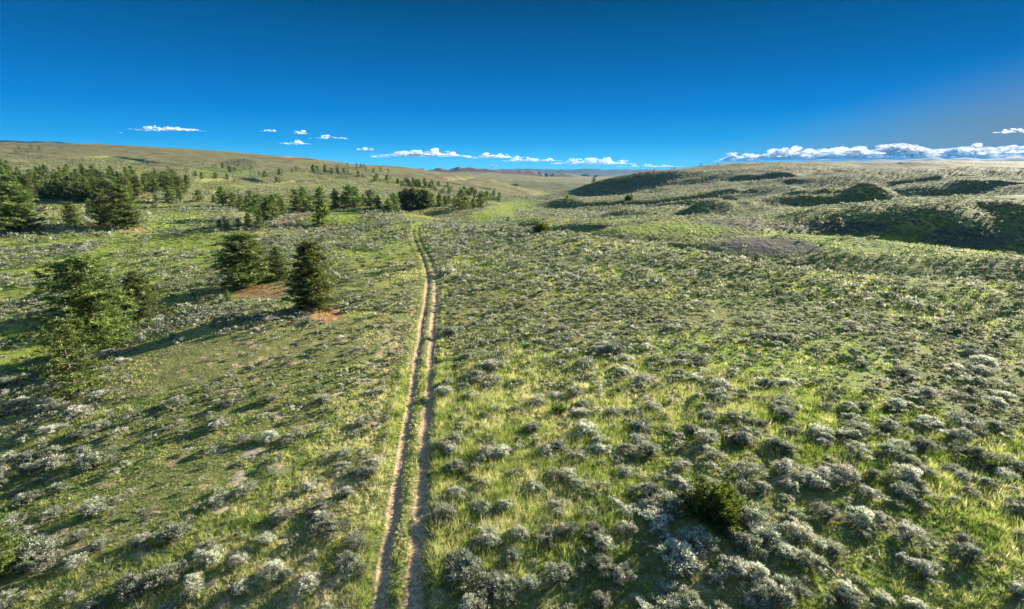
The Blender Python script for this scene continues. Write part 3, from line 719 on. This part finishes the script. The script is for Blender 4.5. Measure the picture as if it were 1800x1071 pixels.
# left stand: many pines on the flat below the hill
gl_ = np.random.default_rng(5); st = []
tries = 0
while len(st) < 165 and tries < 6000:
    tries += 1
    x_ = gl_.uniform(-6, 334); yb = gl_.uniform(0, 1)
    f = x_/334; y0 = 303+24*f-4; y1 = 356-2*f; y_ = y0+(y1-y0)*yb
    if x_ > 235 and y_ > 345: continue
    if 70 < x_ < 125 and 330 < y_ < 338: continue
    if all(abs(x_-a)/8+abs(y_-b_)/2.6 > 1 for a, b_ in st): st.append((x_, y_))
st.sort(key=lambda q: q[1])
for k, (x_, y_) in enumerate(st):
    q = place(x_, y_)
    if not q: continue
    p, t = q; hp = gl_.uniform(16, 30)*(.72+.5*(y_-303)/50)
    if x_ < 50 and y_ < 330: hp *= 1.3
    row = 'back' if y_ < 322 else 'middle' if y_ < 338 else 'front'
    sec = 'at the far left' if x_ < 60 else 'left of its centre' if x_ < 140 else 'right of its centre' if x_ < 230 else 'at its right end'
    tree(p, hp/F*t, mid[k % 6] if y_ > 325 else mid[(k*3) % 6], f'{sizes(hp*1.2)} pine in the {row} rows of the left stand, {sec}', 'pines of the left stand', sw=gl_.uniform(.95, 1.35))
# scattered small trees on the far slopes
sc = [(33,262,256),(55,261,255),(70,266,258),(28,270,264),(48,270,265),(272,303,296),(290,305,300),(297,303,294),(330,304,297),(344,310,301),(355,315,304),(380,314,304),(400,315,306),(411,316,309),(412,321,315),
 (380,297,290),(392,296,287),(374,295,290),(455,308,302),(466,312,302),(491,309,298),(497,305,299),(487,322,312),(492,322,315),(521,301,293),(513,303,297),(551,303,291),(558,303,293),(572,304,291),(584,306,296),(594,304,295),(605,304,296),
 (549,299,293),(630,312,302),(627,295,288),(635,296,289),(640,296,290),(611,292,287),(404,303,293),(408,304,296),(416,304,297),(423,303,298),(413,301,294),(400,297,291),(430,300,294),(443,299,293),(505,340,334),(240,300,296),(255,298,294),
 (893,390,382),(882,409,400),(855,342,336),(862,347,341),(877,350,344),(868,344,339),(905,348,344),(925,350,345),(1044,321,313),(1060,323,317),(1027,330,325),(1125,310,303),(1099,318,313),(1150,301,297),(1180,298,294),(1185,299,294),(997,357,345),(1110,352,343),(1230,345,338),(1205,294,290),(1232,292,288),(1262,291,287)]
gb = np.random.default_rng(9)
for _ in range(95):   # the broken line of pines running down the left slope to the valley
    f = gb.uniform()**.9; x_ = 648+230*f+gb.normal()*5; yb = 312+32*f+abs(gb.normal())*5*(1+f)-2
    sc.append((x_, yb, yb-gb.uniform(5, 9.5)))
for _ in range(26):
    x_ = gb.uniform(395, 450); yb = 283+gb.uniform(0, 18); sc.append((x_, yb, yb-gb.uniform(2.5, 5)))
for _ in range(16):
    x_ = gb.uniform(560, 700); yb = 292+(x_-560)*.10+gb.uniform(-4, 14); sc.append((x_, yb, yb-gb.uniform(3, 7)))
ncnt = 0
for k, (x_, yb, yt) in enumerate(sc):
    q = place(x_, yb)
    if not q: continue
    p, t = q
    if x_ < 120: w_ = 'high on the hill at the upper left'; 
    elif x_ < 360: w_ = 'on the open hillside above the left stand'
    elif x_ < 455 and yb < 304: w_ = 'in the scrubby patch below the left skyline'
    elif x_ < 505: w_ = 'on the yellow green bench of the left hill'
    elif x_ < 648: w_ = 'in the short row high on the left hill'
    elif x_ > 1015: w_ = 'on the shaded spur right of the valley' if yb < 340 else 'in a gully right of the valley'
    elif yb > 378: w_ = 'at the rim above the dark ravine'
    else: w_ = 'in the broken line down the left slope, '+('upper end' if x_ < 720 else 'middle stretch' if x_ < 800 else 'lower end')
    sz_ = 'taller' if yb-yt > 8 else 'small' if yb-yt > 5 else 'tiny'
    tree(p, (yb-yt)/F*t*1.1, low[k % 4], f'{sz_} dark pine {w_}', 'scattered pines of the far slopes', sw=gb.uniform(.95, 1.35)); ncnt += 1
print('far trees', ncnt, len(specs))
specs.sort(key=lambda q: -q[1]/np.hypot(q[0][0], q[0][1]))
for q in specs[:292]: tree_now(*q)
sg = [pine_geo(70+k, 20, 3, 6, .17, width=.40+.05*k, top=.5, lo=.04) for k in range(4)]; VV, FF, TT, off = [], [], [], 0
for k, (pos, h, ms, lb, gr, sw) in enumerate(specs[292:]):
    v, f, t = sg[k % 4][1]; a = rng.uniform(0, 6.28); c_, s_ = math.cos(a), math.sin(a)
    VV.append(np.stack([(v[:, 0]*c_-v[:, 1]*s_)*h*sw+pos[0], (v[:, 0]*s_+v[:, 1]*c_)*h*sw+pos[1], v[:, 2]*h+pos[2]-.1], 1)); FF.append(f+off); off += len(v); TT.append(t)
tag(obj('distant_pines', mesh_np('distant_pines', np.concatenate(VV), np.concatenate(FF), [needle_m], dict(tint=np.concatenate(TT)))), 'tiny dark pines and scrub dotted over the farthest slopes', 'distant pines', kind='stuff')

# dark green juniper in the foreground, and small fresh green shrubs
def bush_mesh(mat, seed, ncl, nneed, nl, spread=.46, high=.85, tall=False):
    g = np.random.default_rng(seed); P_, D_, T_, tp = [], [], [], []
    for i in range(ncl):
        d = g.normal(size=3); d[2] = abs(d[2])*.9; d /= np.linalg.norm(d); rr_ = g.uniform(.35, 1.)**.45
        lump = .80+.28*math.sin(3*math.atan2(d[1], d[0])+seed)+.16*math.sin(5*d[2]*2+2*d[0]*4)
        c_ = np.array([d[0]*spread*rr_*lump, d[1]*spread*rr_*lump, .05+d[2]*high*rr_*lump])
        dd_ = g.normal(size=(nneed, 3))*.55+d+np.array([0, 0, .7]); P_.append(c_+g.normal(size=(nneed, 3))*.028); D_.append(dd_)
        T_.append(np.clip(.38+.3*g.normal()*.7+g.normal(size=nneed)*.12, 0, 1))
        if i % 9 == 0: tp.append((*tube([(0, 0, 0), c_*.5+np.array([0, 0, .02]), c_], [.022, .010, .003], 4), 0.))
    P_ = np.concatenate(P_); m = len(P_)
    v, f, t = leaf_tris(P_, np.concatenate(D_), nl*g.uniform(.7, 1.4, m), nl*.42*g.uniform(.7, 1.3, m), np.concatenate(T_))
    v[:, 2] = np.maximum(v[:, 2], 0)
    tv, tf, _ = joinp(tp)
    return mesh_np('stems', tv, tf, [bark_m], smooth=True), mesh_np('foliage', v, f, [mat], dict(tint=t))
def bush(px, py, wpx, meshes, name, label, cat, hf=1.):
    p, t = place(px, py); s = wpx/F*t
    e = bpy.data.objects.new(name, None); link(e); e.location = (p[0], p[1], p[2]-.04); e.scale = (s, s, s*hf); e.rotation_euler[2] = 1.
    tag(e, label, cat); obj('stem', meshes[0], e); obj('foliage', meshes[1], e)
jm = bush_mesh(juni_m, 3, 620, 14, .075)
bush(1256, 908, 112, jm, 'juniper_bush', 'dark green rounded juniper bush among grey sagebrush, right foreground', 'juniper', .66)
sm = bush_mesh(young_m, 4, 130, 10, .12)
bush(982, 727, 26, sm, 'green_shrub', 'small bright green leafy shrub in the sage, right of the track', 'shrub')
bush(1742, 826, 30, sm, 'green_shrub', 'small bright green shrub near the right edge of the field', 'shrub')
bush(953, 409, 34, jm, 'dark_bush', 'dark bush in the mouth of the small ravine behind the sage field', 'bush', .6)
bush(1104, 352, 12, jm, 'dark_bush', 'lone dark bush on the spur right of the valley', 'bush', .9)

# pale sandy mounds in the left foreground
def mound_mesh(seed):
    g = np.random.default_rng(seed); nr_, na_ = 9, 30; V = [(0, 0, .07)]; F_ = []
    ph = g.uniform(0, 6.28, 4)
    for i in range(1, nr_+1):
        for j in range(na_):
            a = 2*math.pi*j/na_; q = i/nr_
            rr_ = .5*q*(1+.22*math.sin(2*a+ph[0])+.14*math.sin(3*a+ph[1])+.09*math.sin(7*a+ph[2])+.05*math.sin(11*a+ph[3]))
            V.append((rr_*math.cos(a), rr_*math.sin(a), .07*(1-q*q)**1.4+g.normal()*.005-.035*q**6))
    F_ = [(0, 1+j, 1+(j+1) % na_) for j in range(na_)]
    for i in range(nr_-1):
        for j in range(na_):
            a, b_, c_, d_ = 1+i*na_+j, 1+i*na_+(j+1) % na_, 1+(i+1)*na_+(j+1) % na_, 1+(i+1)*na_+j
            F_ += [(a, d_, c_), (a, c_, b_)]
    return mesh_np('soil_mound', V, F_, [mound_m], smooth=True)
mm = [mound_mesh(k) for k in range(4)]
mounds = [(420,845,40,'largest pale sandy mound in the left foreground'),(451,794,34,'pale sandy mound just above the largest one'),(490,826,34,'pale sandy mound right of the largest one, beside sagebrush'),
 (387,894,26,'small yellowish soil mound below the largest mound'),(586,697,24,'small pale mound high in the left foreground near the track'),(487,730,22,'small pale mound above the sagebrush shadows'),(573,868,20,'small pale earth mound left of the track verge'),
 (380,795,22,'orange tinted soil mound left of the upper pale mound'),(250,975,24,'reddish soil mound among the lower left sagebrush'),(497,1000,24,'small tan soil mound near the bottom edge, left of the track'),(640,672,30,'pale bare mound beside the left verge of the track'),(655,640,22,'upper pale bare mound beside the left verge of the track')]
for k, (x_, y_, w_, lb) in enumerate(mounds):
    p, t = place(x_, y_); s = w_/F*t*1.25
    o = obj('soil_mound', mm[k % 4]); o.location = p+np.array([0, 0, .02]); o.scale = (s, s*1.1, s*.55); o.rotation_euler[2] = k*1.3
    tag(o, lb, 'soil mound', 'soil mounds of the left foreground')

# ------------------------------------------------------------------ clouds
cm, nt = nmat('cloud'); b = NB(nt)
pos = b.n('ShaderNodeNewGeometry').outputs['Position']
d = b.n('ShaderNodeBsdfDiffuse'); d.inputs[0].default_value = (.93, .93, .94, 1)
t = b.n('ShaderNodeBsdfTranslucent'); t.inputs[0].default_value = (.93, .93, .94, 1)
mx = b.n('ShaderNodeMixShader'); mx.inputs[0].default_value = .45; b.l(d.outputs[0], mx.inputs[1]); b.l(t.outputs[0], mx.inputs[2])
tr = b.n('ShaderNodeBsdfTransparent'); m2 = b.n('ShaderNodeMixShader')
b.l(b.rng(b.noise(pos, .0035, 5, .65), .38, .68, .05, .85), m2.inputs[0]); b.l(tr.outputs[0], m2.inputs[1]); b.l(mx.outputs[0], m2.inputs[2])
b.l(m2.outputs[0], b.n('ShaderNodeOutputMaterial').inputs['Surface'])
def ico():
    bpyme = bpy.data.meshes.new('t'); import bmesh
    bm = bmesh.new(); bmesh.ops.create_icosphere(bm, subdivisions=3, radius=1); bm.to_mesh(bpyme); bm.free()
    v = np.array([q.co[:] for q in bpyme.vertices]); f = np.array([p.vertices[:] for p in bpyme.polygons]); bpy.data.meshes.remove(bpyme); return v, f
IV, IF = ico()
def cloud(cx, cy, w, h, label, dist=34000, seed=0, wisp=False):
    h = h*1.2 if cx > 1280 and w > 50 else h*.9; w = w*1.15
    g = np.random.default_rng(900+seed); parts = []; m_px = dist/F
    n = int(24+w*h/12) if not wisp else int(16+w/2.5)
    base = at_Y(cx, cy+h/2, dist)
    hum = g.uniform(0, 6.28, 3)
    for i in range(n):
        u = g.uniform(-1, 1); env = max(.12, (1-abs(u)**2.2))*(.55+.3*math.sin(u*w/9+hum[0])+.2*math.sin(u*w/4+hum[1]))
        env = max(env, .1); q = g.uniform(0, 1)
        rz = h*.5*env*g.uniform(.3, .8)*(1-.4*q); rxx = rz*g.uniform(1.3, 3.0)+w*.03*(1-q)
        zc = h*env*q*.85+rz*.25
        v = IV*1.0; nz = fbm(v[:, 0]*2.3+i*3.1+v[:, 2], v[:, 1]*2.3+i*1.7+v[:, 2]*1.5, 4, i)
        v = v*(.65+.7*nz)[:, None]
        v = v*np.array([rxx, rxx*1.1, rz])*m_px; v[:, 2] = np.where(v[:, 2] < 0, v[:, 2]*.5, v[:, 2])
        parts.append((v+np.array([u*w*.5*m_px, g.normal()*w*.12*m_px, zc*m_px]), IF, 0.))
    v, f, _ = joinp(parts)
    o = obj('cloud', mesh_np('cloud', v, f, [cm], smooth=True)); o.location = base
    tag(o, label, 'cloud', 'clouds low over the horizon')
cl = [(298,225,84,10,'long flat pink white cloud, alone and highest at the left'),(209,232,10,4,'faint tiny cloud left of the long flat one'),(474,229,30,5,'faint thin cloud streak left of the middle'),
 (527,232,30,8,'small bright cloud above the left hill skyline, upper of the group'),(580,241,52,7,'ragged drawn out cloud right of the small bright one'),(519,250,44,8,'lower pale cloud below the small bright one'),
 (641,260,26,9,'small puffy cloud left of the long cumulus row'),(668,274,30,6,'small flat cloud just under the puffy one'),(744,268,130,15,'bright double humped cumulus left of centre'),
 (868,273,88,11,'long low cumulus strip at the centre'),(935,279,90,10,'thin broken cumulus right of the central strip'),(1042,282,120,15,'tallest bright cumulus over the valley end'),
 (868,291,16,8,'tiny puff below the central cumulus strip'),(1140,291,110,6,'thin pale cloud line above the right spur'),
 (1300,275,60,15,'first puffy cloud of the right bank'),(1395,270,130,18,'heaped grey bottomed cloud in the right bank, left of its peak'),(1500,269,130,18,'grey and white middle cloud of the right bank'),
 (1580,265,110,22,'highest piled cloud of the right bank'),(1690,267,140,20,'broad bright cloud of the right bank near the edge'),(1790,268,90,20,'last cloud of the right bank cut by the edge'),(1782,230,60,6,'thin white streak alone near the upper right edge')]
for k, c_ in enumerate(cl): cloud(*c_[:4], c_[4], seed=k, dist=34000+600*(k % 4), wisp=c_[3] < 9)

# ------------------------------------------------------------------ haze
hm, nt = nmat('haze_air'); b = NB(nt)
pv = b.n('ShaderNodeVolumePrincipled'); pv.inputs['Color'].default_value = (.08, .46, 1, 1); pv.inputs['Density'].default_value = 1.5e-5; pv.inputs['Anisotropy'].default_value = .0
b.l(pv.outputs[0], b.n('ShaderNodeOutputMaterial').inputs['Volume'])
zb, zt, S = float(Zt.min())-2, float(max(Zt.max(), 60))+40, 26500
Vb = np.array([(x, y, z) for x in (-S, S) for y in (-S, S) for z in (zb, zt)]); Fb = np.array([(0, 1, 3, 2), (4, 6, 7, 5), (0, 4, 5, 1), (2, 3, 7, 6), (0, 2, 6, 4), (1, 5, 7, 3)])
tag(obj('haze', mesh_np('haze', Vb, Fb, [hm])), kind='stuff')
print('terrain z', Zt.min(), Zt.max())

# ------------------------------------------------------------------ sky, sun, camera
w = bpy.data.worlds.new('World'); C.world = w; w.use_nodes = True; nt = w.node_tree; nt.nodes.clear(); b = NB(nt)
sky = b.n('ShaderNodeTexSky', sky_type='NISHITA', sun_disc=False, sun_elevation=SUN_EL, sun_rotation=SUN_AZ, altitude=1500, air_density=1.0, dust_density=.3, ozone_density=3.0)
dirn = b.n('ShaderNodeTexCoord').outputs['Generated']
sep = b.n('ShaderNodeSeparateXYZ'); b.l(dirn, sep.inputs[0])
k_ = 1/3.75
band_ = b.ramp(sep.outputs['Z'], [(p, tuple(q*k_ for q in c)) for p, c in ((0, (.12, .56, .80)), (.02, (.06, .46, .78)), (.05, (.012, .32, .72)), (.10, (.0, .205, .62)), (.165, (0, .135, .42)), (.27, (0, .066, .195)), (.36, (.005, .06, .17)))])
glow = b.rng(b.mul(sep.outputs['X'], b.mul(sep.outputs['Z'], 2.9), 'SUBTRACT'), .19, .60)
band_ = b.mix(glow, band_, tuple(q*k_ for q in (.155, .235, .30)))
skc = b.mix(b.rng(sep.outputs['Z'], .30, .62), b.mix(1., band_, (1/SKY, 1/SKY, 1/SKY), 'MULTIPLY'), sky.outputs[0])
bg = b.n('ShaderNodeBackground'); bg.inputs['Strength'].default_value = SKY; b.l(skc, bg.inputs[0])
b.l(bg.outputs[0], b.n('ShaderNodeOutputWorld').inputs['Surface'])
sl = bpy.data.lights.new('sun', 'SUN'); sl.energy = 5; sl.angle = R(.5); sl.color = (1, .92, .76)
so = link(bpy.data.objects.new('sun', sl)); so.location = (0, 0, 200)
so.rotation_euler = (math.pi/2-SUN_EL, 0, math.pi-SUN_AZ+0)   # light travels from the sun's direction
cd = bpy.data.cameras.new('camera'); co = link(bpy.data.objects.new('camera', cd)); co.location = (0, 0, CAMZ)
co.rotation_euler = (math.pi/2-PITCH, 0, 0); cd.sensor_width = 36; cd.lens = 18; cd.clip_end = 90000; cd.clip_start = .5
C.camera = co
C.view_settings.view_transform = 'Standard'; C.view_settings.look = 'None'; C.view_settings.gamma = 1; C.view_settings.exposure = 2.0
